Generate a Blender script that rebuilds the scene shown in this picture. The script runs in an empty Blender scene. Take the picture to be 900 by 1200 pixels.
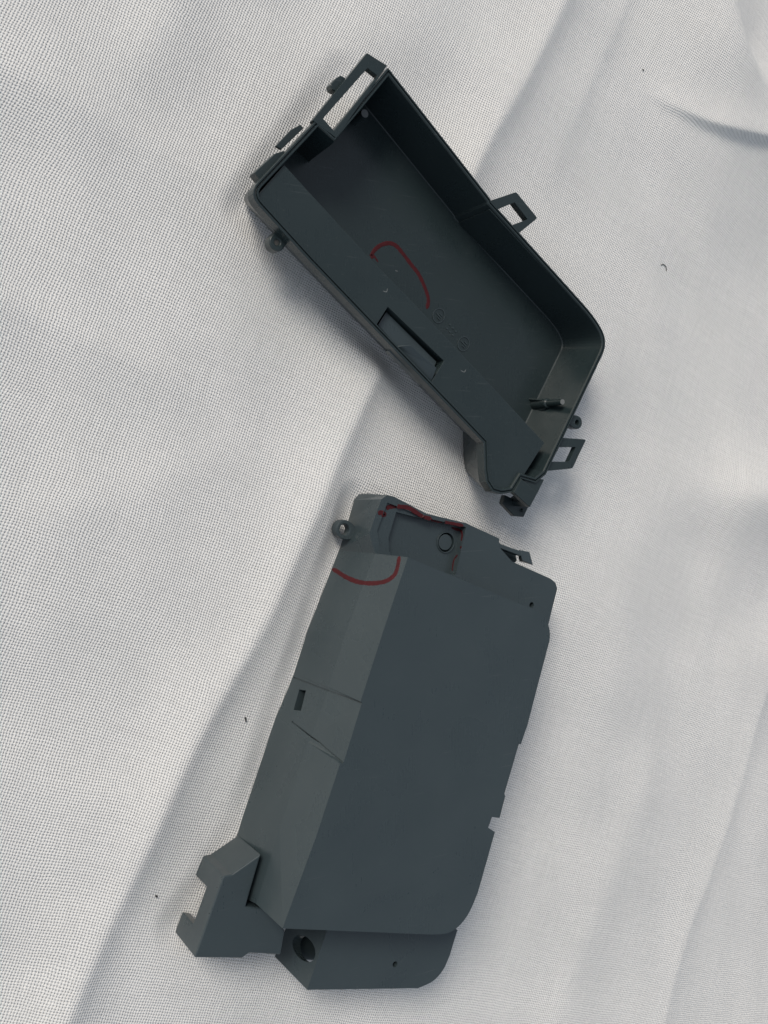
import bpy, bmesh, math, random
import numpy as np
from mathutils import Vector, Matrix
from mathutils.bvhtree import BVHTree

random.seed(7)
scn = bpy.context.scene
col = scn.collection

# ------------------------------------------------------------------ camera
# The photo is a hand-held look down at a table; plumb line meets the picture
# plane far left of the frame.  Metres throughout.
F = 1100.0
H = 0.35
NAD = (-220.0, 550.0)
_n = Vector((NAD[0] - 450, NAD[1] - 600, F)).normalized()
_Z = -_n
_X = (Vector((1, 0, 0)) - _Z * _Z.x).normalized()
_Y = _Z.cross(_X)

def ray(px, py):
    d = Vector((px - 450.0, py - 600.0, F))
    return Vector((d.dot(_X), d.dot(_Y), d.dot(_Z)))

_r0 = ray(450, 600)
OX, OY = _r0.x * (-H / _r0.z), _r0.y * (-H / _r0.z)
CAM = Vector((-OX, -OY, H))

def P(px, py, z=0.0):
    """table coordinates (x, y) of a feature read off the photo at height z"""
    r = ray(px, py)
    t = (z - H) / r.z
    return Vector((CAM.x + r.x * t, CAM.y + r.y * t, z))

cam_d = bpy.data.cameras.new('camera')
cam = bpy.data.objects.new('camera', cam_d)
col.objects.link(cam)
R_ = Matrix(((_X[0], -_X[1], -_X[2]), (_Y[0], -_Y[1], -_Y[2]), (_Z[0], -_Z[1], -_Z[2])))
cam.matrix_world = Matrix.Translation(CAM) @ R_.to_4x4()
cam_d.sensor_fit = 'VERTICAL'
cam_d.sensor_height = 36
cam_d.lens = F / 1200 * 36
cam_d.clip_start = 0.005
cam_d.clip_end = 50
scn.camera = cam

# ------------------------------------------------------------------ light
SUN_EL, SUN_AZ = math.radians(38), math.radians(130)     # azimuth counted from +x towards +y
w = bpy.data.worlds.new('World')
scn.world = w
w.use_nodes = True
nt = w.node_tree
nt.nodes.clear()
sky = nt.nodes.new('ShaderNodeTexSky')
sky.sky_type = 'NISHITA'
sky.sun_disc = False
sky.sun_elevation = SUN_EL
sky.sun_rotation = math.pi / 2 - SUN_AZ
sky.air_density = 1.0
sky.dust_density = 3.0
# thin high cloud: half of the dome light is neutral white
veil = nt.nodes.new('ShaderNodeMix'); veil.data_type = 'RGBA'
veil.inputs[0].default_value = 0.42
veil.inputs[7].default_value = (4.75, 4.9, 4.8, 1)
nt.links.new(sky.outputs[0], veil.inputs[6])
bg = nt.nodes.new('ShaderNodeBackground')
bg.inputs['Strength'].default_value = 0.074
wo = nt.nodes.new('ShaderNodeOutputWorld')
nt.links.new(veil.outputs[2], bg.inputs[0])
nt.links.new(bg.outputs[0], wo.inputs[0])

sd = bpy.data.lights.new('sun', 'SUN')
sd.energy = 1.45
sd.angle = math.radians(22)
sd.color = (1.0, 0.95, 0.87)
sun = bpy.data.objects.new('sun', sd)
col.objects.link(sun)
sdir = Vector((math.cos(SUN_EL) * math.cos(SUN_AZ), math.cos(SUN_EL) * math.sin(SUN_AZ), math.sin(SUN_EL)))
sun.rotation_euler = sdir.to_track_quat('Z', 'Y').to_euler()
sun.location = sdir * 2

scn.view_settings.view_transform = 'Standard'
scn.view_settings.look = 'None'
scn.view_settings.gamma = 1
scn.view_settings.exposure = 0.46
scn.view_settings.use_curve_mapping = False

# ------------------------------------------------------------------ helpers
def tag(o, label=None, cat=None, group=None, kind=None):
    if label: o['label'] = label
    if cat: o['category'] = cat
    if group: o['group'] = group
    if kind: o['kind'] = kind
    return o

def empty(name, loc):
    o = bpy.data.objects.new(name, None)
    o.empty_display_size = 0.01
    col.objects.link(o)
    o.location = loc
    return o

def obj(name, bm, mat, parent=None, bevel=0.0, smooth=None, seg=2):
    bmesh.ops.recalc_face_normals(bm, faces=bm.faces[:])
    me = bpy.data.meshes.new(name)
    bm.to_mesh(me)
    bm.free()
    me.materials.append(mat)
    o = bpy.data.objects.new(name, me)
    col.objects.link(o)
    if parent is not None:
        o.parent = parent
        o.matrix_parent_inverse = Matrix.Translation(-parent.location)
    if bevel:
        add_bevel(o, bevel, seg)
    if smooth:
        for f in me.polygons: f.use_smooth = True
    return o

def add_bevel(o, width, seg=2):
    m = o.modifiers.new('bevel', 'BEVEL')
    m.width = width
    m.segments = seg
    m.limit_method = 'ANGLE'
    m.angle_limit = math.radians(28)
    m.use_clamp_overlap = True
    return m

def loft(bm, loops, cap0=True, cap1=True):
    """loops of equal length, joined by quads"""
    vs = [[bm.verts.new(p) for p in lp] for lp in loops]
    n = len(loops[0])
    for a, b in zip(vs[:-1], vs[1:]):
        for i in range(n):
            j = (i + 1) % n
            bm.faces.new((a[i], a[j], b[j], b[i]))
    if cap0: bm.faces.new(vs[0])
    if cap1: bm.faces.new(vs[-1])
    return vs

def prism(bm, pts, z0, z1, inset=0.0):
    lo = [Vector((p[0], p[1], z0)) for p in offset(pts, inset)] if inset else [Vector((p[0], p[1], z0)) for p in pts]
    hi = [Vector((p[0], p[1], z1)) for p in pts]
    loft(bm, [lo, hi])

def area2(pts):
    return sum(pts[i][0] * pts[(i + 1) % len(pts)][1] - pts[(i + 1) % len(pts)][0] * pts[i][1] for i in range(len(pts)))

def offset(pts, d):
    """inset a closed polygon by d (per-vertex or one value), mitred"""
    n = len(pts)
    s = 1 if area2(pts) > 0 else -1
    out = []
    for i in range(n):
        a = Vector(pts[i - 1][:2]); b = Vector(pts[i][:2]); c = Vector(pts[(i + 1) % n][:2])
        e1 = (b - a).normalized(); e2 = (c - b).normalized()
        n1 = Vector((-e1.y, e1.x)) * s; n2 = Vector((-e2.y, e2.x)) * s
        m = n1 + n2
        m = m / max(0.35, m.dot(m) / 2) if m.length > 1e-6 else n1
        dd = d[i] if isinstance(d, (list, tuple)) else d
        q = b + m * dd
        out.append(Vector((q.x, q.y)))
    return out

def rnd(pts, idx_r, seg=6):
    """round given corners of a polygon: idx_r maps vertex index -> radius"""
    out = []
    n = len(pts)
    for i, p in enumerate(pts):
        r = idx_r.get(i)
        p = Vector(p[:2])
        if not r:
            out.append(p); continue
        a = (Vector(pts[i - 1][:2]) - p); c = (Vector(pts[(i + 1) % n][:2]) - p)
        ra = min(r, a.length * .49); rc = min(r, c.length * .49)
        A = p + a.normalized() * ra; B = p + c.normalized() * rc
        for k in range(seg + 1):
            t = k / seg
            out.append(A * (1 - t) ** 2 + p * 2 * t * (1 - t) + B * t * t)
    return out

def PX(lst, z):
    return [P(x, y, z).xy for x, y in lst]

def cyl(bm, c, r, z0, z1, n=24, r1=None):
    r1 = r if r1 is None else r1
    lo = [Vector((c[0] + r * math.cos(2 * math.pi * k / n), c[1] + r * math.sin(2 * math.pi * k / n), z0)) for k in range(n)]
    hi = [Vector((c[0] + r1 * math.cos(2 * math.pi * k / n), c[1] + r1 * math.sin(2 * math.pi * k / n), z1)) for k in range(n)]
    loft(bm, [lo, hi])

def ringloft(bm, outer, inner, z0, z1):
    """flat frame: outer and inner polygons with the same count"""
    n = len(outer)
    L = []
    for pts, z in ((outer, z0), (outer, z1), (inner, z1), (inner, z0)):
        L.append([bm.verts.new((p[0], p[1], z)) for p in pts])
    for k in range(4):
        a, b = L[k], L[(k + 1) % 4]
        for i in range(n):
            j = (i + 1) % n
            bm.faces.new((a[i], a[j], b[j], b[i]))

def circ(c, r, n=24, ry=None, rot=0):
    ry = ry or r
    o = []
    for k in range(n):
        a = 2 * math.pi * k / n
        x, y = r * math.cos(a), ry * math.sin(a)
        o.append(Vector((c[0] + x * math.cos(rot) - y * math.sin(rot), c[1] + x * math.sin(rot) + y * math.cos(rot))))
    return o

def cut(o, cutters):
    """subtract solids from o for good"""
    for bm in cutters:
        bmesh.ops.recalc_face_normals(bm, faces=bm.faces[:])
        me = bpy.data.meshes.new('t'); bm.to_mesh(me); bm.free()
        c = bpy.data.objects.new('t', me); col.objects.link(c)
        m = o.modifiers.new('b', 'BOOLEAN'); m.operation = 'DIFFERENCE'; m.solver = 'EXACT'; m.object = c
        tb_ = bmesh.new(); tb_.from_mesh(o.data)
        bmesh.ops.triangulate(tb_, faces=[f for f in tb_.faces if len(f.verts) > 4])
        tb_.to_mesh(o.data); tb_.free()
        pm = o.parent; o.parent = None
        mods = [x for x in o.modifiers if x != m]
        st = [(x, x.show_viewport) for x in mods]
        for x in mods: x.show_viewport = False
        bpy.context.view_layer.update()
        dg = bpy.context.evaluated_depsgraph_get()
        nm = bpy.data.meshes.new_from_object(o.evaluated_get(dg))
        o.modifiers.remove(m)
        for x, s in st: x.show_viewport = s
        old = o.data; nm.name = old.name; o.data = nm
        o.parent = pm
        if pm is not None:
            o.matrix_parent_inverse = Matrix.Translation(-pm.location)
        bpy.data.objects.remove(c)
        bpy.data.meshes.remove(me)

def catmull(pts, n=6):
    out = []
    for i in range(len(pts) - 1):
        p0 = pts[max(i - 1, 0)]; p1 = pts[i]; p2 = pts[i + 1]; p3 = pts[min(i + 2, len(pts) - 1)]
        for k in range(n):
            t = k / n
            out.append(tuple(0.5 * (2 * b + (c - a) * t + (2 * a - 5 * b + 4 * c - d) * t * t + (3 * b - a - 3 * c + d) * t ** 3)
                             for a, b, c, d in zip(p0, p1, p2, p3)))
    out.append(tuple(pts[-1]))
    return out

# ------------------------------------------------------------------ materials
def newmat(name):
    m = bpy.data.materials.new(name)
    m.use_nodes = True
    t = m.node_tree
    b = t.nodes['Principled BSDF']
    return m, t, b

def N(t, typ, **kw):
    n = t.nodes.new(typ)
    for k, v in kw.items(): setattr(n, k, v)
    return n

def math_(t, op, a, b=None, c=None):
    n = t.nodes.new('ShaderNodeMath'); n.operation = op
    for i, v in enumerate((a, b, c)):
        if v is None: continue
        if isinstance(v, (int, float)): n.inputs[i].default_value = v
        else: t.links.new(v, n.inputs[i])
    return n.outputs[0]

def plastic(name, base, rough=0.29, dust=0.25, spec=0.65):
    m, t, b = newmat(name)
    tc = N(t, 'ShaderNodeTexCoord')
    geo = N(t, 'ShaderNodeNewGeometry')
    big = N(t, 'ShaderNodeTexNoise'); big.inputs['Scale'].default_value = 45; big.inputs['Detail'].default_value = 5
    t.links.new(geo.outputs['Position'], big.inputs['Vector'])
    fine = N(t, 'ShaderNodeTexNoise'); fine.inputs['Scale'].default_value = 2600; fine.inputs['Detail'].default_value = 2
    t.links.new(geo.outputs['Position'], fine.inputs['Vector'])
    mp = N(t, 'ShaderNodeMapping'); mp.inputs['Scale'].default_value = (900, 60, 300); mp.inputs['Rotation'].default_value = (0, 0, .5)
    t.links.new(geo.outputs['Position'], mp.inputs[0])
    scr = N(t, 'ShaderNodeTexNoise'); scr.inputs['Scale'].default_value = 1.0; scr.inputs['Detail'].default_value = 3
    t.links.new(mp.outputs[0], scr.inputs['Vector'])
    mx = N(t, 'ShaderNodeMix', data_type='RGBA')
    mx.inputs[6].default_value = (base[0] * .86, base[1] * .88, base[2] * .88, 1)
    mx.inputs[7].default_value = (base[0] * 1.16, base[1] * 1.14, base[2] * 1.10, 1)
    t.links.new(big.outputs[0], mx.inputs[0])
    # faint dust specks
    dn = N(t, 'ShaderNodeTexNoise'); dn.inputs['Scale'].default_value = 900; dn.inputs['Detail'].default_value = 1
    t.links.new(geo.outputs['Position'], dn.inputs['Vector'])
    dr = N(t, 'ShaderNodeMapRange'); dr.inputs[1].default_value = .70; dr.inputs[2].default_value = .80; dr.inputs[4].default_value = dust * .4
    t.links.new(dn.outputs[0], dr.inputs[0])
    mx2 = N(t, 'ShaderNodeMix', data_type='RGBA')
    t.links.new(dr.outputs[0], mx2.inputs[0]); t.links.new(mx.outputs[2], mx2.inputs[6])
    mx2.inputs[7].default_value = (.17, .18, .18, 1)
    # hairline scuffs running two ways
    last = mx2.outputs[2]
    for rot, sc_ in ((.35, (60, 2600, 900)), (1.9, (45, 2100, 900))):
        m2 = N(t, 'ShaderNodeMapping'); m2.inputs['Scale'].default_value = sc_; m2.inputs['Rotation'].default_value = (0, 0, rot)
        t.links.new(geo.outputs['Position'], m2.inputs[0])
        sn = N(t, 'ShaderNodeTexNoise'); sn.inputs['Scale'].default_value = 1; sn.inputs['Detail'].default_value = 1
        t.links.new(m2.outputs[0], sn.inputs['Vector'])
        s2 = N(t, 'ShaderNodeMapRange'); s2.inputs[1].default_value = .74; s2.inputs[2].default_value = .80; s2.inputs[4].default_value = .30
        t.links.new(sn.outputs[0], s2.inputs[0])
        m3 = N(t, 'ShaderNodeMix', data_type='RGBA'); m3.inputs[7].default_value = (.13, .145, .15, 1)
        t.links.new(s2.outputs[0], m3.inputs[0]); t.links.new(last, m3.inputs[6])
        last = m3.outputs[2]
    t.links.new(last, b.inputs['Base Color'])
    rr = N(t, 'ShaderNodeMapRange'); rr.inputs[1].default_value = .3; rr.inputs[2].default_value = .7
    rr.inputs[3].default_value = rough - .02; rr.inputs[4].default_value = rough + .03
    t.links.new(scr.outputs[0], rr.inputs[0])
    smu = N(t, 'ShaderNodeTexNoise'); smu.inputs['Scale'].default_value = 32; smu.inputs['Detail'].default_value = 6; smu.inputs['Distortion'].default_value = 1.2
    t.links.new(geo.outputs['Position'], smu.inputs['Vector'])
    smr = N(t, 'ShaderNodeMapRange'); smr.inputs[1].default_value = .35; smr.inputs[2].default_value = .7; smr.inputs[3].default_value = -.06; smr.inputs[4].default_value = .14
    t.links.new(smu.outputs[0], smr.inputs[0])
    t.links.new(math_(t, 'ADD', rr.outputs[0], smr.outputs[0]), b.inputs['Roughness'])
    b.inputs['Specular IOR Level'].default_value = spec
    bp = N(t, 'ShaderNodeBump'); bp.inputs['Strength'].default_value = .10; bp.inputs['Distance'].default_value = .00005
    t.links.new(fine.outputs[0], bp.inputs['Height'])
    bp2 = N(t, 'ShaderNodeBump'); bp2.inputs['Strength'].default_value = .35; bp2.inputs['Distance'].default_value = .0006
    t.links.new(big.outputs[0], bp2.inputs['Height']); t.links.new(bp.outputs[0], bp2.inputs['Normal'])
    t.links.new(bp2.outputs[0], b.inputs['Normal'])
    return m

M_PLAST = plastic('grey_green_plastic', (.035, .050, .057))
M_TRAY = plastic('dark_plastic', (.020, .031, .034), rough=.27, spec=.5)
M_PALE, t_, b_ = newmat('lit_tip_and_scratch')  # light catching the pin tips painted as pale grey; scratches share it
b_.inputs['Base Color'].default_value = (.16, .17, .17, 1); b_.inputs['Roughness'].default_value = .6

M_RED, t_, b_ = newmat('red_marker_ink')
gn = N(t_, 'ShaderNodeTexNoise'); gn.inputs['Scale'].default_value = 700
cr = N(t_, 'ShaderNodeMix', data_type='RGBA')
cr.inputs[6].default_value = (.040, .007, .009, 1); cr.inputs[7].default_value = (.085, .013, .016, 1)
g_ = N(t_, 'ShaderNodeNewGeometry'); t_.links.new(g_.outputs['Position'], gn.inputs['Vector'])
t_.links.new(gn.outputs[0], cr.inputs[0]); t_.links.new(cr.outputs[2], b_.inputs['Base Color'])
b_.inputs['Roughness'].default_value = .55
b_.inputs['Specular IOR Level'].default_value = .2

M_LINT, t_, b_ = newmat('dark_fibre')
b_.inputs['Base Color'].default_value = (.03, .03, .03, 1); b_.inputs['Roughness'].default_value = .8

def cloth_material():
    m, t, b = newmat('white_woven_polyester')
    geo = N(t, 'ShaderNodeNewGeometry')
    warp = N(t, 'ShaderNodeTexNoise'); warp.inputs['Scale'].default_value = 14; warp.inputs['Detail'].default_value = 2
    t.links.new(geo.outputs['Position'], warp.inputs['Vector'])
    sub = N(t, 'ShaderNodeVectorMath', operation='SUBTRACT'); sub.inputs[1].default_value = (.5, .5, .5)
    t.links.new(warp.outputs['Color'], sub.inputs[0])
    scl = N(t, 'ShaderNodeVectorMath', operation='SCALE'); scl.inputs['Scale'].default_value = .009
    t.links.new(sub.outputs[0], scl.inputs[0])
    # thread wobble
    wb = N(t, 'ShaderNodeTexNoise'); wb.inputs['Scale'].default_value = 260; wb.inputs['Detail'].default_value = 2
    t.links.new(geo.outputs['Position'], wb.inputs['Vector'])
    sub2 = N(t, 'ShaderNodeVectorMath', operation='SUBTRACT'); sub2.inputs[1].default_value = (.5, .5, .5)
    t.links.new(wb.outputs['Color'], sub2.inputs[0])
    scl2 = N(t, 'ShaderNodeVectorMath', operation='SCALE'); scl2.inputs['Scale'].default_value = .0008
    t.links.new(sub2.outputs[0], scl2.inputs[0])
    add = N(t, 'ShaderNodeVectorMath', operation='ADD'); t.links.new(geo.outputs['Position'], add.inputs[0]); t.links.new(scl.outputs[0], add.inputs[1])
    add2 = N(t, 'ShaderNodeVectorMath', operation='ADD'); t.links.new(add.outputs[0], add2.inputs[0]); t.links.new(scl2.outputs[0], add2.inputs[1])
    sx = N(t, 'ShaderNodeSeparateXYZ'); t.links.new(add2.outputs[0], sx.inputs[0])
    X, Y = sx.outputs[0], sx.outputs[1]
    ang = math.radians(CLOTH_ANG)
    ca, sa = math.cos(ang), math.sin(ang)
    k = math.pi / PITCH                                      # one thread per half wave
    u = math_(t, 'MULTIPLY', math_(t, 'ADD', math_(t, 'MULTIPLY', X, ca), math_(t, 'MULTIPLY', Y, sa)), k)
    v = math_(t, 'MULTIPLY', math_(t, 'ADD', math_(t, 'MULTIPLY', X, -sa), math_(t, 'MULTIPLY', Y, ca)), k)
    su, sv = math_(t, 'SINE', u), math_(t, 'SINE', v)
    cu, cv = math_(t, 'COSINE', u), math_(t, 'COSINE', v)
    # threads are round (|sin|); which one lies on top alternates (cos*cos sign)
    alt = math_(t, 'MULTIPLY', cu, cv)
    au, av = math_(t, 'ABSOLUTE', su), math_(t, 'ABSOLUTE', sv)
    a_up = math_(t, 'ADD', math_(t, 'MULTIPLY', alt, .5), .5)
    hgt = math_(t, 'ADD', math_(t, 'MULTIPLY', au, a_up), math_(t, 'MULTIPLY', av, math_(t, 'SUBTRACT', 1.0, a_up)))
    gap = math_(t, 'SUBTRACT', 1.0, math_(t, 'MAXIMUM', au, av))      # 1 only in the hole between four threads
    hole = N(t, 'ShaderNodeMapRange'); hole.interpolation_type = 'SMOOTHSTEP'
    hole.inputs[1].default_value = .18; hole.inputs[2].default_value = .75
    t.links.new(gap, hole.inputs[0])
    # irregular yarn
    yn = N(t, 'ShaderNodeTexNoise'); yn.inputs['Scale'].default_value = 500; yn.inputs['Detail'].default_value = 3
    t.links.new(geo.outputs['Position'], yn.inputs['Vector'])
    h2 = math_(t, 'ADD', hgt, math_(t, 'MULTIPLY', yn.outputs[0], .5))
    h3 = math_(t, 'SUBTRACT', h2, math_(t, 'MULTIPLY', hole.outputs[0], .8))
    bp = N(t, 'ShaderNodeBump'); bp.inputs['Strength'].default_value = .8; bp.inputs['Distance'].default_value = .00035
    t.links.new(h3, bp.inputs['Height'])
    t.links.new(bp.outputs[0], b.inputs['Normal'])
    blot = N(t, 'ShaderNodeTexNoise'); blot.inputs['Scale'].default_value = 22; blot.inputs['Detail'].default_value = 4
    t.links.new(geo.outputs['Position'], blot.inputs['Vector'])
    cm = N(t, 'ShaderNodeMix', data_type='RGBA')
    cm.inputs[6].default_value = (.76, .76, .745, 1); cm.inputs[7].default_value = (.84, .83, .815, 1)
    t.links.new(blot.outputs[0], cm.inputs[0])
    cm2 = N(t, 'ShaderNodeMix', data_type='RGBA')
    cm2.inputs[7].default_value = (.20, .20, .21, 1)
    t.links.new(cm.outputs[2], cm2.inputs[6])
    hn = N(t, 'ShaderNodeTexNoise'); hn.inputs['Scale'].default_value = 330; hn.inputs['Detail'].default_value = 3
    t.links.new(geo.outputs['Position'], hn.inputs['Vector'])
    hr = N(t, 'ShaderNodeMapRange'); hr.inputs[1].default_value = .32; hr.inputs[2].default_value = .62; hr.inputs[3].default_value = .35; hr.inputs[4].default_value = 1.0
    t.links.new(hn.outputs[0], hr.inputs[0])
    t.links.new(math_(t, 'MULTIPLY', math_(t, 'MULTIPLY', hole.outputs[0], HOLE), hr.outputs[0]), cm2.inputs[0])
    # single yarns are a touch brighter or duller over a few centimetres
    yc = N(t, 'ShaderNodeCombineXYZ'); t.links.new(math_(t, 'MULTIPLY', u, .32), yc.inputs[0]); t.links.new(math_(t, 'MULTIPLY', v, .012), yc.inputs[1])
    y1 = N(t, 'ShaderNodeTexNoise'); y1.inputs['Scale'].default_value = 1; y1.inputs['Detail'].default_value = 2; t.links.new(yc.outputs[0], y1.inputs['Vector'])
    yd = N(t, 'ShaderNodeCombineXYZ'); t.links.new(math_(t, 'MULTIPLY', u, .012), yd.inputs[0]); t.links.new(math_(t, 'MULTIPLY', v, .32), yd.inputs[1])
    y2 = N(t, 'ShaderNodeTexNoise'); y2.inputs['Scale'].default_value = 1; y2.inputs['Detail'].default_value = 2; t.links.new(yd.outputs[0], y2.inputs['Vector'])
    ysum = math_(t, 'ADD', y1.outputs[0], y2.outputs[0])
    ymr = N(t, 'ShaderNodeMapRange'); ymr.inputs[1].default_value = .6; ymr.inputs[2].default_value = 1.4; ymr.inputs[3].default_value = .93; ymr.inputs[4].default_value = 1.05
    t.links.new(ysum, ymr.inputs[0])
    vs_ = N(t, 'ShaderNodeVectorMath', operation='SCALE'); t.links.new(cm2.outputs[2], vs_.inputs[0]); t.links.new(ymr.outputs[0], vs_.inputs['Scale'])
    t.links.new(vs_.outputs[0], b.inputs['Base Color'])
    b.inputs['Roughness'].default_value = .85
    b.inputs['Specular IOR Level'].default_value = .25
    b.inputs['Sheen Weight'].default_value = .15
    return m

CLOTH_ANG = -22.0
PITCH = 0.00108
HOLE = 0.52
M_CLOTH = cloth_material()

# ------------------------------------------------------------------ tablecloth
def seg_field(pts, X, Y):
    """signed distance (left of travel negative), arclength 0..1, for a polyline"""
    best = np.full(X.shape, 1e9); sg = np.zeros(X.shape); tt = np.zeros(X.shape)
    L = [0]
    for a, b in zip(pts[:-1], pts[1:]): L.append(L[-1] + math.dist(a, b))
    for i, (a, b) in enumerate(zip(pts[:-1], pts[1:])):
        dx, dy = b[0] - a[0], b[1] - a[1]
        l2 = dx * dx + dy * dy
        t = np.clip(((X - a[0]) * dx + (Y - a[1]) * dy) / l2, 0, 1)
        qx, qy = a[0] + t * dx, a[1] + t * dy
        d = np.hypot(X - qx, Y - qy)
        s = np.sign(dx * (Y - a[1]) - dy * (X - a[0]))
        m = d < best
        best = np.where(m, d, best); sg = np.where(m, s, sg)
        tt = np.where(m, (L[i] + t * math.sqrt(l2)) / L[-1], tt)
    return best * sg, tt

def smooth01(x): x = np.clip(x, 0, 1); return x * x * (3 - 2 * x)

def fold(pts, X, Y, h, wl, wr, p=1.3, t0=0.0, t1=0.0, soft=.0012):
    w = [P(x, y, 0) for x, y in catmull(pts, 5)]
    s, t = seg_field([(q.x, q.y) for q in w], X, Y)
    ww = np.where(s > 0, wl, wr)
    e = np.exp(-(((np.sqrt(s * s + soft * soft) - soft) / ww) ** p))
    k = np.ones(X.shape)
    if t0: k = k * smooth01(t / t0)
    if t1: k = k * smooth01((1 - t) / t1)
    return h * e * k

def cloth():
    def axis(lo, hi, step, far):
        c = list(np.arange(lo, hi, step))
        s = step; x = lo; a = []
        while x > -far: s *= 1.25; x -= s; a.append(x)
        s = step; x = c[-1]; b = []
        while x < far: s *= 1.25; x += s; b.append(x)
        return np.array(a[::-1] + c + b)
    xs = axis(-.20, .40, .0009, 1.2); ys = axis(-.30, .30, .0009, 1.2)
    X, Y = np.meshgrid(xs, ys)
    Z = np.zeros(X.shape)
    # long pressed crease that runs under both pieces
    Z += fold([(700, -120), (652, 3), (607, 95), (553, 190), (490, 330), (424, 463), (355, 615), (300, 733), (229, 854), (154, 1012), (75, 1187), (20, 1330)],
              X, Y, .0060, .0085, .022, p=1.0, soft=.0030)
    # tucked ridge at the upper right
    Z += fold([(736, 100), (770, 126), (812, 152), (852, 166), (905, 176), (990, 180)], X, Y, .0046, .012, .0021, p=1.4, t0=.35, soft=.0006)
    # broad soft folds
    Z += fold([(770, 560), (830, 578), (900, 585), (1000, 590)], X, Y, .012, .02, .024, p=1.6, t0=.5)
    Z += fold([(930, 700), (893, 812), (850, 958), (800, 1100), (775, 1190), (740, 1320)], X, Y, .0028, .010, .022, p=1.1)
    Z += fold([(760, -80), (715, 30), (665, 150), (625, 260)], X, Y, .0014, .006, .012, p=1.3, t1=.5)
    Z += fold([(800, -120), (818, 10), (850, 100), (930, 165)], X, Y, .019, .020, .05, p=1.7)
    Z += fold([(-60, 320), (60, 380), (150, 425), (260, 470)], X, Y, .0012, .008, .010, p=1.3, t0=.2, t1=.4)
    Z += fold([(690, 560), (735, 720), (700, 900), (640, 1100)], X, Y, .0012, .03, .03, p=1.8, t0=.2, t1=.2)
    Z += fold([(-40, 880), (90, 930), (200, 930)], X, Y, .0010, .01, .012, p=1.5, t1=.4)
    Z += fold([(-80, 60), (60, 110), (190, 185), (290, 230)], X, Y, .0016, .010, .016, p=1.4, t0=.2, t1=.4)
    Z += fold([(-60, 640), (80, 600), (210, 560), (330, 500)], X, Y, .0015, .014, .018, p=1.6, t0=.3, t1=.4)
    Z += fold([(230, -60), (170, 60), (90, 200)], X, Y, .0014, .014, .014, p=1.6, t0=.2, t1=.5)
    Z += fold([(-60, 1060), (60, 1090), (140, 1060)], X, Y, .0014, .012, .016, p=1.5, t1=.4)
    Z += fold([(640, 1240), (690, 1080), (760, 900), (790, 760)], X, Y, .0020, .014, .020, p=1.5, t1=.4)
    rs = np.random.RandomState(4)
    for k in range(26):
        a = rs.uniform(0, 2 * np.pi); wl = rs.uniform(.035, .16); ph = rs.uniform(0, 6.28)
        Z += .00016 * (wl / .06) * np.sin((X * np.cos(a) + Y * np.sin(a)) / wl * 2 * np.pi + ph + 1.5 * np.sin(X * 17 + k) + 1.5 * np.sin(Y * 21 - k))
    # lies flat where the plastic pieces press on it
    def mask(pxs, z=0):
        w = [P(x, y, 0) for x, y in pxs]
        cx = sum(q.x for q in w) / len(w); cy = sum(q.y for q in w) / len(w)
        ins = np.full(X.shape, 1e9)
        pts = [(q.x, q.y) for q in w]
        s, _ = seg_field(pts + [pts[0]], X, Y)
        # even-odd test
        c = np.zeros(X.shape, bool)
        for i in range(len(pts)):
            (x1, y1), (x2, y2) = pts[i], pts[i - 1]
            if y1 == y2: continue
            cr = ((y1 > Y) != (y2 > Y)) & (X < (x2 - x1) * (Y - y1) / (y2 - y1) + x1)
            c ^= cr
        d = np.where(c, 0, np.abs(s))
        return smooth01(d / .012)
    for mk in (mask([(285, 245), (400, 90), (600, 330), (660, 390), (590, 560)]),
               mask([(415, 590), (600, 660), (590, 700), (500, 1060), (330, 1110), (210, 1080), (285, 970)])):
        Z = np.where(Z > -.0004, -.0004 + (Z + .0004) * mk, Z)
    ny, nx = X.shape
    co = np.empty((ny * nx, 3)); co[:, 0] = X.ravel(); co[:, 1] = Y.ravel(); co[:, 2] = Z.ravel()
    i = np.arange(ny * nx).reshape(ny, nx)
    q = np.stack([i[:-1, :-1], i[:-1, 1:], i[1:, 1:], i[1:, :-1]], -1).reshape(-1, 4)
    me = bpy.data.meshes.new('tablecloth')
    me.vertices.add(len(co)); me.vertices.foreach_set('co', co.ravel())
    me.loops.add(q.size); me.loops.foreach_set('vertex_index', q.ravel())
    me.polygons.add(len(q)); me.polygons.foreach_set('loop_start', np.arange(0, q.size, 4))
    me.polygons.foreach_set('loop_total', np.full(len(q), 4))
    me.update(); me.validate()
    me.polygons.foreach_set('use_smooth', np.ones(len(q), bool))
    me.materials.append(M_CLOTH)
    o = bpy.data.objects.new('tablecloth', me); col.objects.link(o)
    tag(o, 'creased white woven tablecloth spread flat under the two plastic pieces', 'tablecloth')
    return o
CLOTH = cloth()

# ------------------------------------------------------------------ ribbon laid on a body
def body_tree(objs):
    dg = bpy.context.evaluated_depsgraph_get()
    bm = bmesh.new()
    for o in objs:
        e = o.evaluated_get(dg)
        me = e.to_mesh(); k = len(bm.verts)
        bm.from_mesh(me)
        bm.verts.ensure_lookup_table()
        mw = o.matrix_world
        for v in bm.verts[k:]: v.co = mw @ v.co
        e.to_mesh_clear()
    t = BVHTree.FromBMesh(bm)
    bm.free()
    return t

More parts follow.
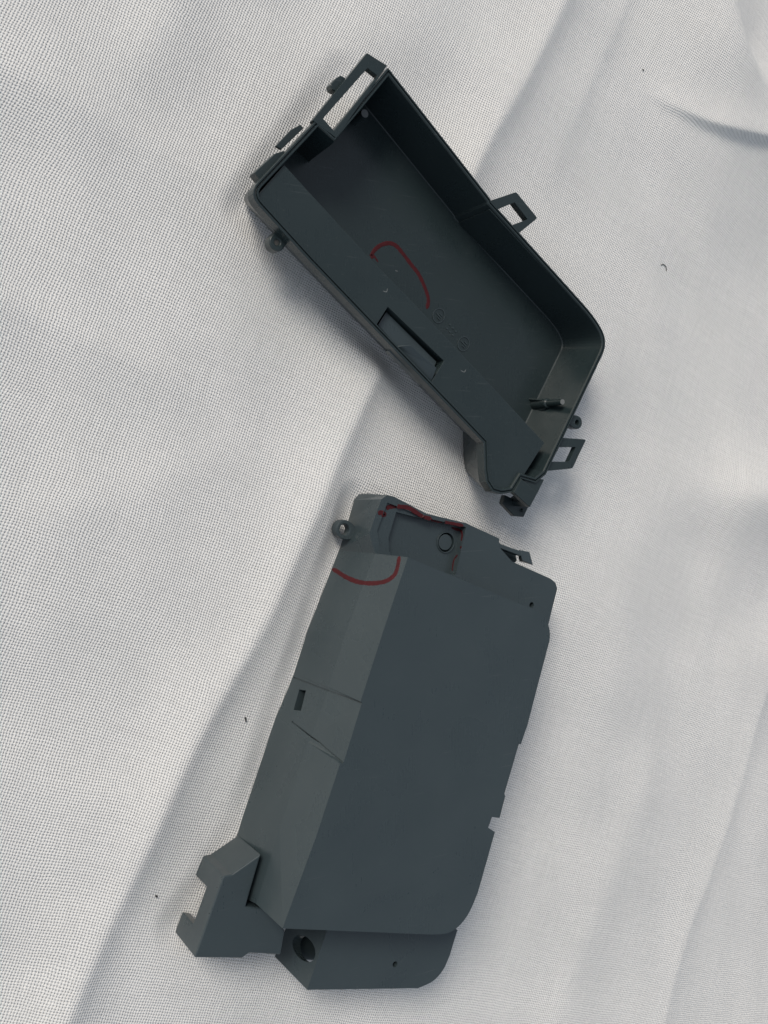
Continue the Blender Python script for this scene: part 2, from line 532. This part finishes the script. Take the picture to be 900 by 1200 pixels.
def ribbon(name, tree, px, width, mat, parent, lift=.00008, taper=.5, wob=.0001):
    pts = []
    for x, y in catmull(px, 8):
        h, n, _, _ = tree.ray_cast(CAM, ray(x, y).normalized())
        if h is None: continue
        pts.append((h, n))
    bm = bmesh.new(); prev = None
    for i, (p, n) in enumerate(pts):
        a = pts[max(i - 1, 0)][0]; b = pts[min(i + 1, len(pts) - 1)][0]
        d = (b - a)
        if d.length < 1e-7: continue
        d.normalize()
        s = n.cross(d).normalized()
        e = min(i, len(pts) - 1 - i) / 3
        ww = width * .5 * (taper + (1 - taper) * min(1, e)) + random.uniform(-wob, wob)
        v = [bm.verts.new(p + s * ww + n * lift * .2), bm.verts.new(p + s * ww * .7 + n * lift), bm.verts.new(p - s * ww * .7 + n * lift), bm.verts.new(p - s * ww + n * lift * .2)]
        if prev:
            for k in range(3): bm.faces.new((prev[k], prev[k + 1], v[k + 1], v[k]))
        prev = v
    return obj(name, bm, mat, parent)

# ================================================================== CLOSED PIECE (lower)
ZT, ZS = .040, .024
T_root_loc = P(450, 880, 0)
case = empty('plastic_cover', (T_root_loc.x, T_root_loc.y, 0))
tag(case, 'closed grey plastic housing lying flat side up, with hooked bracket at its foot', 'plastic cover')

# left wall rows, top of photo to bottom: (z0 px, z24 px, z40 px)
def mixp(a, b, k): return a + (b - a) * k
LW0 = [(397, 645), (360, 740), (345.5, 786), (344.5, 790), (324, 839), (322.5, 843), (284, 958), (262, 1022)]
LW40 = [(478, 653), (449, 740), (422.5, 822), (424, 824), (402.5, 894), (398.5, 895), (371, 979), (331, 1088)]
lw0 = [P(x, y, 0).xy for x, y in LW0]
lw40 = [P(x, y, ZT).xy for x, y in LW40]
# break line between the steep lower band and the leaning upper one
e0 = (lw0[-2] - lw0[0]).normalized()
nin = Vector((-e0.y, e0.x))
if nin.dot(lw40[3] - lw0[3]) < 0: nin = -nin
lw24 = []
for a, b in zip(lw0, lw40):
    d = (b - a).dot(nin)
    base = a + nin * d * .38
    along = (b - a) - nin * d
    lw24.append(base + along * .5)
print('wall lean mm', [(b - a).dot(nin) * 1000 for a, b in zip(lw0, lw40)])
# nudges so that the recessed panel reads between its two creases
lw24[-1] = P(300, 1059, ZS).xy
lw0[-1] = lw24[-1] + (lw0[-2] - lw24[-2]) * .8
# top face (z = ZT) other chain, from the left bottom corner anticlockwise in the picture
T_a = catmull([(500, 1095), (523, 1094), (538, 1085), (550, 1069), (560, 1046)], 4)
T_b = [(580, 975), (572, 970), (576.5, 957.5), (585.5, 958.5), (592, 933), (591, 930), (608, 872), (610.5, 872), (618, 850)]
T_c = catmull([(641, 762), (644.5, 747), (642.5, 732), (635, 720), (622, 713)], 3)
T_rest = T_a + T_b + T_c
tr = PX(T_rest, ZT)
def meet(a, b, c, d):
    r1, r2 = b - a, d - c
    t = ((c.x - a.x) * r2.y - (c.y - a.y) * r2.x) / (r1.x * r2.y - r1.y * r2.x)
    return a + r1 * t
tb = [meet(lw40[-1], tr[0], P(360, 1160, ZS).xy, P(382, 1094, ZS).xy)]
# lower plate at ZS
lp = PX([(536, 1090)] + catmull([(527, 1120), (519, 1137), (507, 1150), (490, 1158)], 4) + [(360, 1160), (382, 1094)], ZS)
lp0 = lp[:-2] + [P(322, 1121, 0).xy, lp[-1]]
up = PX([(433, 625), (440, 604), (447, 585), (454, 580), (462, 582), (500, 602), (546, 613), (585, 631), (585, 641), (600, 658), (645, 678), (651, 683), (653, 690), (642, 734)], ZS)
bm = bmesh.new()
V = lambda p, z: bm.verts.new((p[0], p[1], z))
L0 = [V(p, 0) for p in lw0]; L24 = [V(p, ZS) for p in lw24]; L40 = [V(p, ZT) for p in lw40]
B24 = [V(p, ZS) for p in tb]; B40 = [V(p, ZT) for p in tb]
R24 = [V(p, ZS) for p in tr]; R40 = [V(p, ZT) for p in tr]
R0 = [V(p, 0) for p in tr]
LP24 = [V(p, ZS) for p in lp]; LP0 = [V(p, 0) for p in lp0]
UP24 = [V(p, ZS) for p in up]
up0 = [P(399, 640, 0).xy, P(408, 610, 0).xy, P(415, 586, 0).xy, P(420, 579, 0).xy, P(431, 578, 0).xy] + up[5:]
UP0 = [V(p, 0) for p in up0]
def quads(a, b):
    for i in range(len(a) - 1): bm.faces.new((a[i], a[i + 1], b[i + 1], b[i]))
quads(L0, L24); quads(L24, L40)
# raised box sides
quads([L24[-1]] + B24 + R24, [L40[-1]] + B40 + R40)
bm.faces.new((R24[-1], L24[0], L40[0], R40[-1]))
bm.faces.new(L40 + B40 + R40)
# right side down to the cloth (from right end of the lower plate to the upper plate)
iR0, iR1 = 8, len(T_a) + len(T_b)
quads(R0[iR0:iR1], R24[iR0:iR1])
# lower plate: joins box at R24[iR0] and B24[0]
lc24 = [R24[iR0]] + LP24[:-1] + [B24[0]]
B0 = V(tb[0] + (lp0[-2] - lp[-2]) * .6, 0)
lc0 = [R0[iR0]] + LP0[:-1] + [B0]
quads(lc0, lc24)
bm.faces.new(lc24[:] + R24[:iR0][::1])
# inner edge of the box between B and the corner
bm.faces.new((B0, B24[0], L24[-1], L0[-1]))
# upper plate
uc24 = [L24[0]] + UP24 + [R24[iR1 - 1]]
uc0 = [L0[0]] + UP0 + [R0[iR1 - 1]]
quads(uc0, uc24)
bm.faces.new(uc24 + R24[iR1:])
base = L0 + [B0] + LP0[:-1][::-1] + R0[iR0:iR1] + UP0[::-1]
bm.faces.new(base)
bmesh.ops.remove_doubles(bm, verts=bm.verts[:], dist=1e-6)
loose = [v for v in bm.verts if not v.link_faces]
bmesh.ops.delete(bm, geom=loose, context='VERTS')
body = obj('body', bm, M_PLAST, case)

def cut_prism(px, z, z0, z1, rr=None, inset=0):
    b = bmesh.new()
    pts = PX(px, z)
    if rr: pts = rnd(pts, rr, 4)
    prism(b, pts, z0, z1)
    return b
def cut_cyl(c, r, z0, z1, n=20):
    b = bmesh.new(); cyl(b, c, r, z0, z1, n); return b

# deep recess with the ring, shallow one beside it, pin holes
cuts = [cut_prism([(465, 603), (500, 612), (543, 622), (531, 676), (455, 655), (457, 630)], ZS, ZS - .0040, ZS + .004),
        cut_prism([(455, 590), (442, 622), (446, 636), (470, 655), (540, 670), (546, 622), (500, 609)], ZS, ZS - .0012, ZS + .004, {0: .001})]
# keep the recess out of the raised box by clipping it to the plate side
cuts = []
edgeA = lw24[0]; edgeB = tr[-1]
def clip_to_plate(px, z):
    pts = PX(px, z)
    d = (edgeB - edgeA).normalized(); nrm = Vector((-d.y, d.x))
    if nrm.dot(P(500, 610, ZS).xy - edgeA) < 0: nrm = -nrm
    o = []
    for p in pts:
        s = nrm.dot(p - edgeA)
        if s < .0006: p = p + nrm * (.0006 - s)
        o.append(p)
    return o
b1 = bmesh.new(); prism(b1, clip_to_plate([(466, 600), (500, 609), (546, 618), (534, 674), (505, 668), (458, 650), (457, 630)], ZS), ZS - .0040, ZS + .004)
b2 = bmesh.new(); prism(b2, clip_to_plate([(454, 589), (442, 622), (445, 640), (470, 655), (534, 672), (546, 617.5), (500, 607), (462, 592)], ZS), ZS - .0011, ZS + .004)
rc = P(522, 635.5, ZS - .0040).xy
cav = bmesh.new()
prism(cav, PX([(325, 1000), (412, 700), (450, 655), (560, 690), (545, 1040), (370, 1060)], .016), .001, .0155)
cav2 = bmesh.new()
prism(cav2, [q for q in offset([lp[-2], tb[0], tr[0], lp[1], lp[9], lp[-3]], .0014)], .001, ZS - .002)
cut(body, [cav, cav2, b2, b1, cut_cyl(rc, .0043, ZS - .0085, ZS - .003, 36),
           cut_cyl(P(623, 709, ZS).xy, .0013, ZS - .01, ZS + .01),
           cut_cyl(P(463, 1130, ZS).xy, .0012, ZS - .01, ZS + .003)])
# square port low on the side wall
def on_wall_box(px4, depth, tree):
    pts = []
    nn = Vector((0, 0, 0))
    for x, y in px4:
        h, n, _, _ = tree.ray_cast(CAM, ray(x, y).normalized())
        pts.append(h); nn += n
    nn.normalize()
    b = bmesh.new()
    loft(b, [[p - nn * depth for p in pts], [p + nn * .002 for p in pts]])
    return b
bpy.context.view_layer.update()
tree = body_tree([body])
grooves = []
for q in ([(344, 794), (385, 809.5)], [(384.5, 809.3), (424, 824)], [(342, 845.5), (374, 869.5)], [(373.5, 869), (402, 894)]):
    (x1, y1), (x2, y2) = q
    L_ = math.hypot(x2 - x1, y2 - y1); ox, oy = -(y2 - y1) / L_ * .8, (x2 - x1) / L_ * .8
    grooves.append(on_wall_box([(x1 + ox, y1 + oy), (x2 + ox, y2 + oy), (x2 - ox, y2 - oy), (x1 - ox, y1 - oy)], .0005, tree))
cut(body, [on_wall_box([(350.5, 808), (358.5, 809), (352.5, 833), (344, 832)], .010, tree)] + grooves)
# opening in the wall under the overhang at the foot
b = bmesh.new()
A_, B_ = P(360, 1160, ZS).xy, P(382, 1091, ZS).xy
dirw = (B_ - A_).normalized(); nw = Vector((-dirw.y, dirw.x))
if nw.x > 0: nw = -nw
c_ = A_.lerp(B_, .52)
n_ = 20; lo = []; hi = []
for k in range(n_):
    a = 2 * math.pi * k / n_
    off = dirw * math.cos(a) * .0042; z = ZS * .60 + math.sin(a) * .0078
    lo.append(Vector((*(c_ + off + nw * .004), z))); hi.append(Vector((*(c_ + off - nw * .016), z)))
loft(b, [lo, hi])
cut(body, [b])
add_bevel(body, .0006, 3)

# round plug set in a moat in the recess floor
bm = bmesh.new()
cyl(bm, rc, .0035, ZS - .009, ZS - .0039, 32)
obj('ring_plug', bm, M_PLAST, case, .0003)
bm = bmesh.new()
ringloft(bm, circ(rc, .0046, 36), circ(rc, .0042, 36), ZS - .0044, ZS - .0034)
obj('ring', bm, M_PLAST, case, .0001)

# eyelet on the side wall
bm = bmesh.new()
ec = P(404, 620.5, .008).xy
inw = nin
out = circ(ec, .0040, 32); inn = circ(ec, .0023, 32)
for k, p in enumerate(out):
    s = (p - ec).dot(inw)
    if s > 0: out[k] = ec + inw * s * 1.6 + (p - ec - inw * s)
ringloft(bm, out, inn, .0035, .0080)
obj('eyelet', bm, M_PLAST, case, .0004)

# latch arm on the far edge of the upper plate
bm = bmesh.new()
prism(bm, PX([(582, 634), (588, 638), (611, 646), (612, 652), (588, 643), (582, 642)], ZS - .001), ZS - .007, ZS - .001)
prism(bm, PX([(578, 636), (588, 638), (609, 648), (611, 658), (603, 664), (578, 652)], ZS - .006), .008, ZS - .009)
obj('latch_arm', bm, M_PLAST, case, .0003)
bm = bmesh.new()
tip = PX([(608, 644), (624, 647), (629, 663), (613, 657)], ZS - .001)
lo = PX([(608, 648), (620, 650), (624, 662), (610, 658)], ZS - .006)
loft(bm, [[Vector((*p, ZS - .007)) for p in lo], [Vector((*tip[0], ZS - .001)), Vector((*tip[1], ZS - .003)), Vector((*tip[2], ZS - .0035)), Vector((*tip[3], ZS - .0015))]])
obj('latch_tip', bm, M_PLAST, case, .0003)

# hooked bracket at the foot
ZB = .0225
bm = bmesh.new()
slab_px = [(262, 1027), (272, 1025), (306, 1001), (288, 1062.5), (313, 1064.5), (334, 1091), (329, 1119), (292, 1117), (284, 1123), (228, 1122.5)]
slab = PX(slab_px, ZB)
prism(bm, slab, 0, ZB)
brk = obj('bracket', bm, M_PLAST, case)
# open underneath: only a leg at either end of the notch reaches the cloth
a, c = slab[0], slab[-1]
dw = (a - c).normalized(); nn_ = Vector((dw.y, -dw.x))
if nn_.x < 0: nn_ = -nn_
Lw = (a - c).length
ew = (slab[2] - slab[1]).normalized(); fw = (slab[3] - slab[2]).normalized()
U = [c + dw * Lw * .27 - nn_ * .01, c + dw * Lw * .27 + nn_ * .0035, c - dw * .01 + nn_ * .0035,
     c - dw * .01 + nn_ * .06, slab[2] + fw * .003 + ew * .03, slab[1] + fw * .0032 + nn_ * .0012, c + dw * Lw * .74 + nn_ * .003, c + dw * Lw * .74 - nn_ * .01]
b = bmesh.new(); prism(b, U, -.01, ZB - .0105)
cut(brk, [b])
# low web between bracket and body
bm = bmesh.new()
prism(bm, PX([(300, 1000), (328, 1026), (318, 1062), (284, 1062)], .006), .0, .004)
obj('web', bm, M_PLAST, case, .0003)
add_bevel(brk, .0006, 3)

bpy.context.view_layer.update()
tree = body_tree([body])
ribbon('marker_line', tree, [(387.5, 666), (394, 669), (405, 676), (420, 682), (437, 683.5), (452, 681), (462, 674), (466, 664), (468, 652)], .0019, M_RED, case)
ribbon('marker_line', tree, [(443, 602), (447, 600.5), (451, 603), (447, 604)], .0018, M_RED, case)
ribbon('marker_line', tree, [(453, 597), (456, 594), (466, 593.5), (478, 595), (487, 600), (495, 605), (503, 607.5), (508, 609.5)], .0018, M_RED, case)
ribbon('marker_line', tree, [(506, 608.5), (512, 610.5), (522, 612), (533, 614), (543, 616)], .0013, M_RED, case)
ribbon('marker_line', tree, [(529, 618), (534, 620), (540, 622), (541.5, 627), (540.5, 634)], .0011, M_RED, case)
ribbon('marker_line', tree, [(540, 640), (540, 643)], .0012, M_RED, case)
ribbon('marker_line', tree, [(536.5, 650), (532, 656), (530.5, 664), (530, 669)], .0009, M_RED, case)

# ================================================================== OPEN PIECE (upper)
RZ, FZ = .026, .003
tl = P(500, 330, 0)
tray = empty('plastic_tray', (tl.x, tl.y, 0))
tag(tray, 'open dark plastic box half lying hollow side up, with side loops and an end clip', 'plastic tray')

rim_px = [(290, 226), (372, 139), (391, 156), (455, 79), (575, 233), (576, 236), (700, 374), (713, 402), (640, 556),
          (628, 566), (611, 561), (601, 577), (588, 579), (577, 576), (570, 565), (568, 551), (567, 519), (363, 306)]
_e = (P(567, 519, RZ) - P(363, 306, RZ)).xy.normalized()
n_side = Vector((-_e.y, _e.x))
if n_side.x < 0: n_side = -n_side
_g = (P(640, 556, RZ) - P(713, 402, RZ)).xy.normalized()
n_end = Vector((-_g.y, _g.x))
if n_end.x > 0: n_end = -n_end
def rimloop(d, e=0.0, e2=0.0):
    q = offset(PX(rim_px, RZ), d)
    for k in (6, 7, 8): q[k] = q[k] + n_end * e2
    if e:                                        # the near long side leans in towards its foot
        for k in (0, 10, 11, 12, 13, 14, 15, 16, 17):
            q[k] = q[k] + n_side * e * (.5 if k in (10, 11) else 1)
    return rnd(q, {0: max(.0062 - d, .0008), 6: .012 - d, 7: .0075 - d}, 6)
rim = rimloop(0)
def inner_loop(d, e=0.0, e2=0.0):
    # under the ledge the cavity wall runs straight past the clip end
    q = rimloop(d, e, e2)
    n = len(rim); i0 = n - 10; i1 = n - 2
    for k in range(i0 + 1, i1):
        q[k] = q[i0].lerp(q[i1], (k - i0) / (i1 - i0))
    return q
# bottom of the shell: drafted and rounded under
def zl(pts, z): return [Vector((p[0], p[1], z)) for p in pts]
bm = bmesh.new()
outer = [(0.0050, 0.0), (0.0036, .0006), (0.0026, .002), (.0004, RZ - .0055), (0, RZ - .005), (0, RZ - .0002), (.0002, RZ),
         (.0007, RZ), (.0008, RZ - .0008), (.0013, RZ - .0006), (.0014, RZ + .0001), (.0020, RZ + .0001), (.0023, RZ - .0004)]
loops = [zl(rimloop(d, .0066 * max(0, 1 - z / (RZ - .006))), z) for d, z in outer]
loops += [zl(rimloop(.0026, .0008), RZ - .003), zl(inner_loop(.0034, .0075, .003), FZ + .0003), zl(inner_loop(.0037, .0075, .0032), FZ)]
vs = loft(bm, loops)
shell = obj('body', bm, M_TRAY, tray)

# ledge that covers the near third
led_px = [(301, 229), (333, 193), (431, 300), (496, 367), (600, 478), (638, 519), (612, 560), (602, 574), (590, 576), (580, 574), (573, 564), (571, 551), (570, 520), (366, 305)]
led = PX(led_px, RZ - .0012)
for k in (0, 12, 13): led[k] = led[k] - n_side * .0007
bm = bmesh.new()
led_lo = [p + n_side * (.0085 if k in (0, 7, 8, 9, 10, 11, 12, 13) else 0) for k, p in enumerate(led)]
loft(bm, [zl(led_lo, FZ + .0005), zl(led, RZ - .0012)])
ledge = obj('ledge', bm, M_TRAY, tray)
slot_px = [(454, 360), (519.5, 423), (504, 449), (440, 382)]
b = bmesh.new(); prism(b, PX(slot_px, RZ - .0016), RZ - .012, RZ + .01)
cut(ledge, [b])
b = bmesh.new(); prism(b, PX(slot_px, RZ - .0016), RZ - .006, RZ + .01)
cut(shell, [b])
add_bevel(ledge, .0003, 2)
# latch tongue inside the slot
bm = bmesh.new()
z1 = RZ - .0042
pl = [P(443, 381, z1), P(453, 365, z1), P(512, 424, z1), P(502, 447, z1)]
loft(bm, [[Vector((p.x, p.y, RZ - .011)) for p in pl], pl])
obj('latch_plate', bm, M_PLAST, tray, .0003)
bm = bmesh.new()
ptsA = [P(455, 411, RZ - .0036), P(463, 405.5, RZ - .0022), P(481, 404, RZ + .0014), P(512, 431, RZ + .0014), P(506, 447, RZ - .002), P(495, 450, RZ - .0036)]
loft(bm, [[Vector((p.x, p.y, RZ - .007)) for p in ptsA], ptsA])
obj('latch', bm, M_PLAST, tray, .0004)

# undercut beside the latch
bpy.context.view_layer.update()
_t = body_tree([shell])
try:
    cut(shell, [on_wall_box([(467, 433), (480, 428), (477, 437), (471, 440)], .003, _t)])
except Exception as ex:
    print('undercut skipped', ex)

# carrying frame at the upper left end
bm = bmesh.new()
fo = PX([(366, 141), (430, 62), (453.5, 77), (394, 162)], RZ)
fi = PX([(378.5, 139), (430.5, 80), (442, 89), (391, 153)], RZ)
ringloft(bm, fo, fi, RZ - .0028, RZ + .0002)
obj('end_frame', bm, M_TRAY, tray, .0003)
bm = bmesh.new(); prism(bm, PX([(387, 99), (393, 92), (399, 88), (405, 91), (405, 98), (396, 108), (389, 105)], RZ - .003), RZ - .007, RZ - .003)
obj('nub', bm, M_TRAY, tray, .0004)
bm = bmesh.new(); prism(bm, PX([(298, 202), (322, 180), (334, 176), (330, 186), (306, 213)], RZ - .004), RZ - .009, RZ - .004)
obj('tab', bm, M_TRAY, tray, .0003)
bm = bmesh.new(); prism(bm, PX([(323, 171), (341, 152), (352, 146), (356, 150), (330, 175)], RZ - .004), RZ - .0055, RZ - .004)
obj('tab', bm, M_TRAY, tray, .0002)

# two open loops and a lug on the far edge
def loop_frame(outer, inner, z, th):
    bm = bmesh.new(); ringloft(bm, rnd(PX(outer, z), {1: .001, 2: .001}, 2), rnd(PX(inner, z), {1: .0003, 2: .0003}, 2), z - th, z)
    return obj('loop', bm, M_TRAY, tray, .0004)
loop_frame([(572, 236), (605, 225), (630, 255.5), (606, 275)], [(582, 246), (603, 237), (618.5, 257), (597, 265)], RZ - .001, .0035)
loop_frame([(660, 513), (687, 515), (671, 549), (640, 552)], [(655.5, 524), (675, 524), (667, 541), (646.5, 541)], RZ - .002, .0030)
bm = bmesh.new()
lc = P(676.5, 495, RZ - .002).xy
o_ = circ(lc, .0031, 28)
td = (P(664, 490, RZ - .002).xy - lc).normalized()
o_ = [lc + (p - lc) + td * max(0, (p - lc).dot(td)) * .9 for p in o_]
ringloft(bm, o_, circ(lc, .0012, 28), RZ - .0065, RZ - .002)
obj('lug', bm, M_TRAY, tray, .0004)
bm = bmesh.new()
lc = P(325, 284, RZ - .005).xy
o_ = [p + n_side * max(0, (p - lc).dot(n_side)) * 1.2 for p in circ(lc, .0033, 28)]
ringloft(bm, o_, circ(lc, .0011, 28), RZ - .010, RZ - .005)
obj('lug', bm, M_TRAY, tray, .0005)

# end clip
bm = bmesh.new()
prism(bm, PX([(611, 561), (630, 578), (621, 594.5), (602, 577)], RZ + .001), RZ - .002, RZ + .001)
prism(bm, PX([(622, 560), (638, 562), (629, 580), (612, 563)], RZ - .001), RZ - .012, RZ - .001)
prism(bm, PX([(617, 588), (630, 578), (621, 594.5)], RZ + .0005), RZ - .014, RZ + .0005)
obj('end_clip', bm, M_TRAY, tray, .0003)
bm = bmesh.new()
prism(bm, PX([(592, 580), (620, 593), (614, 606), (603, 605), (589, 590)], RZ - .010), RZ - .013, RZ - .010)
obj('clip_tongue', bm, M_TRAY, tray, .0004)
bm = bmesh.new()
cyl(bm, P(612, 598, RZ - .010).xy, .0008, RZ - .0105, RZ - .0088, 14)
obj('clip_pip', bm, M_TRAY, tray)

# guide pins
pc = P(659, 471, .0225).xy
bm = bmesh.new()
loft(bm, [zl(circ(pc, .0026, 24), FZ - .0005), zl(circ(pc, .0023, 24), .0125), zl(circ(pc, .0016, 24), .0130), zl(circ(pc, .0014, 24), .0225)])
pin = obj('guide_pin', bm, M_TRAY, tray, .0002)
bm = bmesh.new(); cyl(bm, pc, .00125, .0224, .0227, 20); obj('pin_tip', bm, M_PALE, pin)
for k in range(3):
    a = .4 + k * 2.1
    bm = bmesh.new()
    d = Vector((math.cos(a), math.sin(a))); s = Vector((-d.y, d.x))
    pg = [pc + s * .0004, pc - s * .0004, pc - s * .0004 + d * .0045, pc + s * .0004 + d * .0045]
    tp = [pc + s * .0004, pc - s * .0004, pc - s * .0004 + d * .0028, pc + s * .0004 + d * .0028]
    loft(bm, [zl(pg, FZ - .0004), zl(tp, .0110)])
    obj('pin_rib', bm, M_TRAY, pin)
pc = P(427.5, 133, .012).xy
bm = bmesh.new()
loft(bm, [zl(circ(pc, .0022, 24), FZ - .0005), zl(circ(pc, .0017, 24), .0119)])
pin = obj('guide_pin', bm, M_TRAY, tray)
bm = bmesh.new(); cyl(bm, pc, .00165, .0118, .0121, 20); obj('pin_tip', bm, M_PALE, pin)

# step in the long inner wall
bm = bmesh.new()
a = P(574.5, 244, RZ - .001).xy; bb = P(697, 379, RZ - .001).xy
dd = (bb - a).normalized(); nn2 = Vector((-dd.y, dd.x))
if nn2.x > 0: nn2 = -nn2
pgt = [a - nn2 * .001, bb - nn2 * .001 - dd * .004, bb - dd * .004 + nn2 * .0002, a + nn2 * .0008]
pgb = [p + nn2 * .0010 for p in pgt]
loft(bm, [zl(pgb, FZ), zl(pgt, RZ - .001)])
obj('wall_panel', bm, M_TRAY, tray, .0002)

# raised mould mark on the floor: two ringed letters and dots between
zf = FZ
def mark(c, r, bar=True):
    ringloft(bm, circ(c, r, 28, r * .86, .8), circ(c, r - .00035, 28, (r - .00035) * .86, .8), zf - .0002, zf + .0003)
bm = bmesh.new()
c1, c2 = P(514, 370, zf).xy, P(543, 403, zf).xy
mark(c1, .0036); mark(c2, .0036)
ax = (c2 - c1).normalized(); ay = Vector((-ax.y, ax.x))
def barb(c, d, l, wd):
    s = Vector((-d.y, d.x))
    prism(bm, [c + d * l + s * wd, c - d * l + s * wd, c - d * l - s * wd, c + d * l - s * wd], zf - .0002, zf + .00035)
for c in (c1, c2):
    barb(c - ax * .0002, ax, .0016, .00022)
    barb(c + ax * .0006 + ay * .0011, ax, .0009, .00018)
    barb(c + ax * .0006 - ay * .0011, ax, .0009, .00018)
for k in (.38, .50, .62):
    for sgn in (-1, 1):
        cyl(bm, c1.lerp(c2, k) + ay * .0012 * sgn, .00042, zf - .0002, zf + .00035, 10)
obj('mould_mark', bm, M_PLAST, tray)

bpy.context.view_layer.update()
tree = body_tree([shell, ledge])
ribbon('marker_line', tree, [(437, 303), (436, 298), (440, 292), (447, 287), (456, 285), (464, 288), (472, 297), (481, 309), (491, 322), (499, 340), (502, 352), (500, 362)], .0018, M_RED, tray, lift=.0001)
ribbon('marker_line', tree, [(433, 299), (438, 300), (443, 307)], .0009, M_RED, tray, lift=.0001)
# small scratches / mould ticks on the ledge
for q in ([(449, 341), (453, 342), (454, 338)], [(540, 434), (544, 436), (546, 433)], [(463, 317), (466, 318)]):
    ribbon('scratch', tree, q, .0003, M_PALE, tray, lift=.00004, wob=.00003)

# ------------------------------------------------------------------ lint on the cloth
ctree = body_tree([CLOTH])
def lint(px, r, label):
    pts = []
    for x, y in catmull(px, 5):
        h = ctree.ray_cast(CAM, ray(x, y).normalized())[0]
        pts.append(h + Vector((0, 0, r * 1.2)))
    bm = bmesh.new(); prev = None
    for i, p in enumerate(pts):
        d = (pts[min(i + 1, len(pts) - 1)] - pts[max(i - 1, 0)]).normalized()
        s = d.cross(Vector((0, 0, 1))).normalized(); u = s.cross(d)
        rr = r * (.5 if i in (0, len(pts) - 1) else 1)
        v = [bm.verts.new(p + (s * math.cos(k * math.pi / 3) + u * math.sin(k * math.pi / 3)) * rr) for k in range(6)]
        if prev:
            for k in range(6): bm.faces.new((prev[k], prev[(k + 1) % 6], v[(k + 1) % 6], v[k]))
        else: bm.faces.new(v)
        prev = v
    bm.faces.new(prev)
    o = obj('lint_fibre', bm, M_LINT, None, smooth=True)
    tag(o, label, 'lint')
lint([(774, 311), (777, 310), (780, 313), (780.5, 318)], .00020, 'tiny curled dark fibre on the cloth at right of the open box')
lint([(287, 840), (288, 846)], .00032, 'tiny straight dark fibre on the cloth left of the closed piece')
lint([(182, 1049), (184, 1051)], .00035, 'tiny dark speck on the cloth left of the bracket')
lint([(752.5, 81.5), (754, 83)], .00030, 'tiny dark speck on the cloth above the curved ridge')
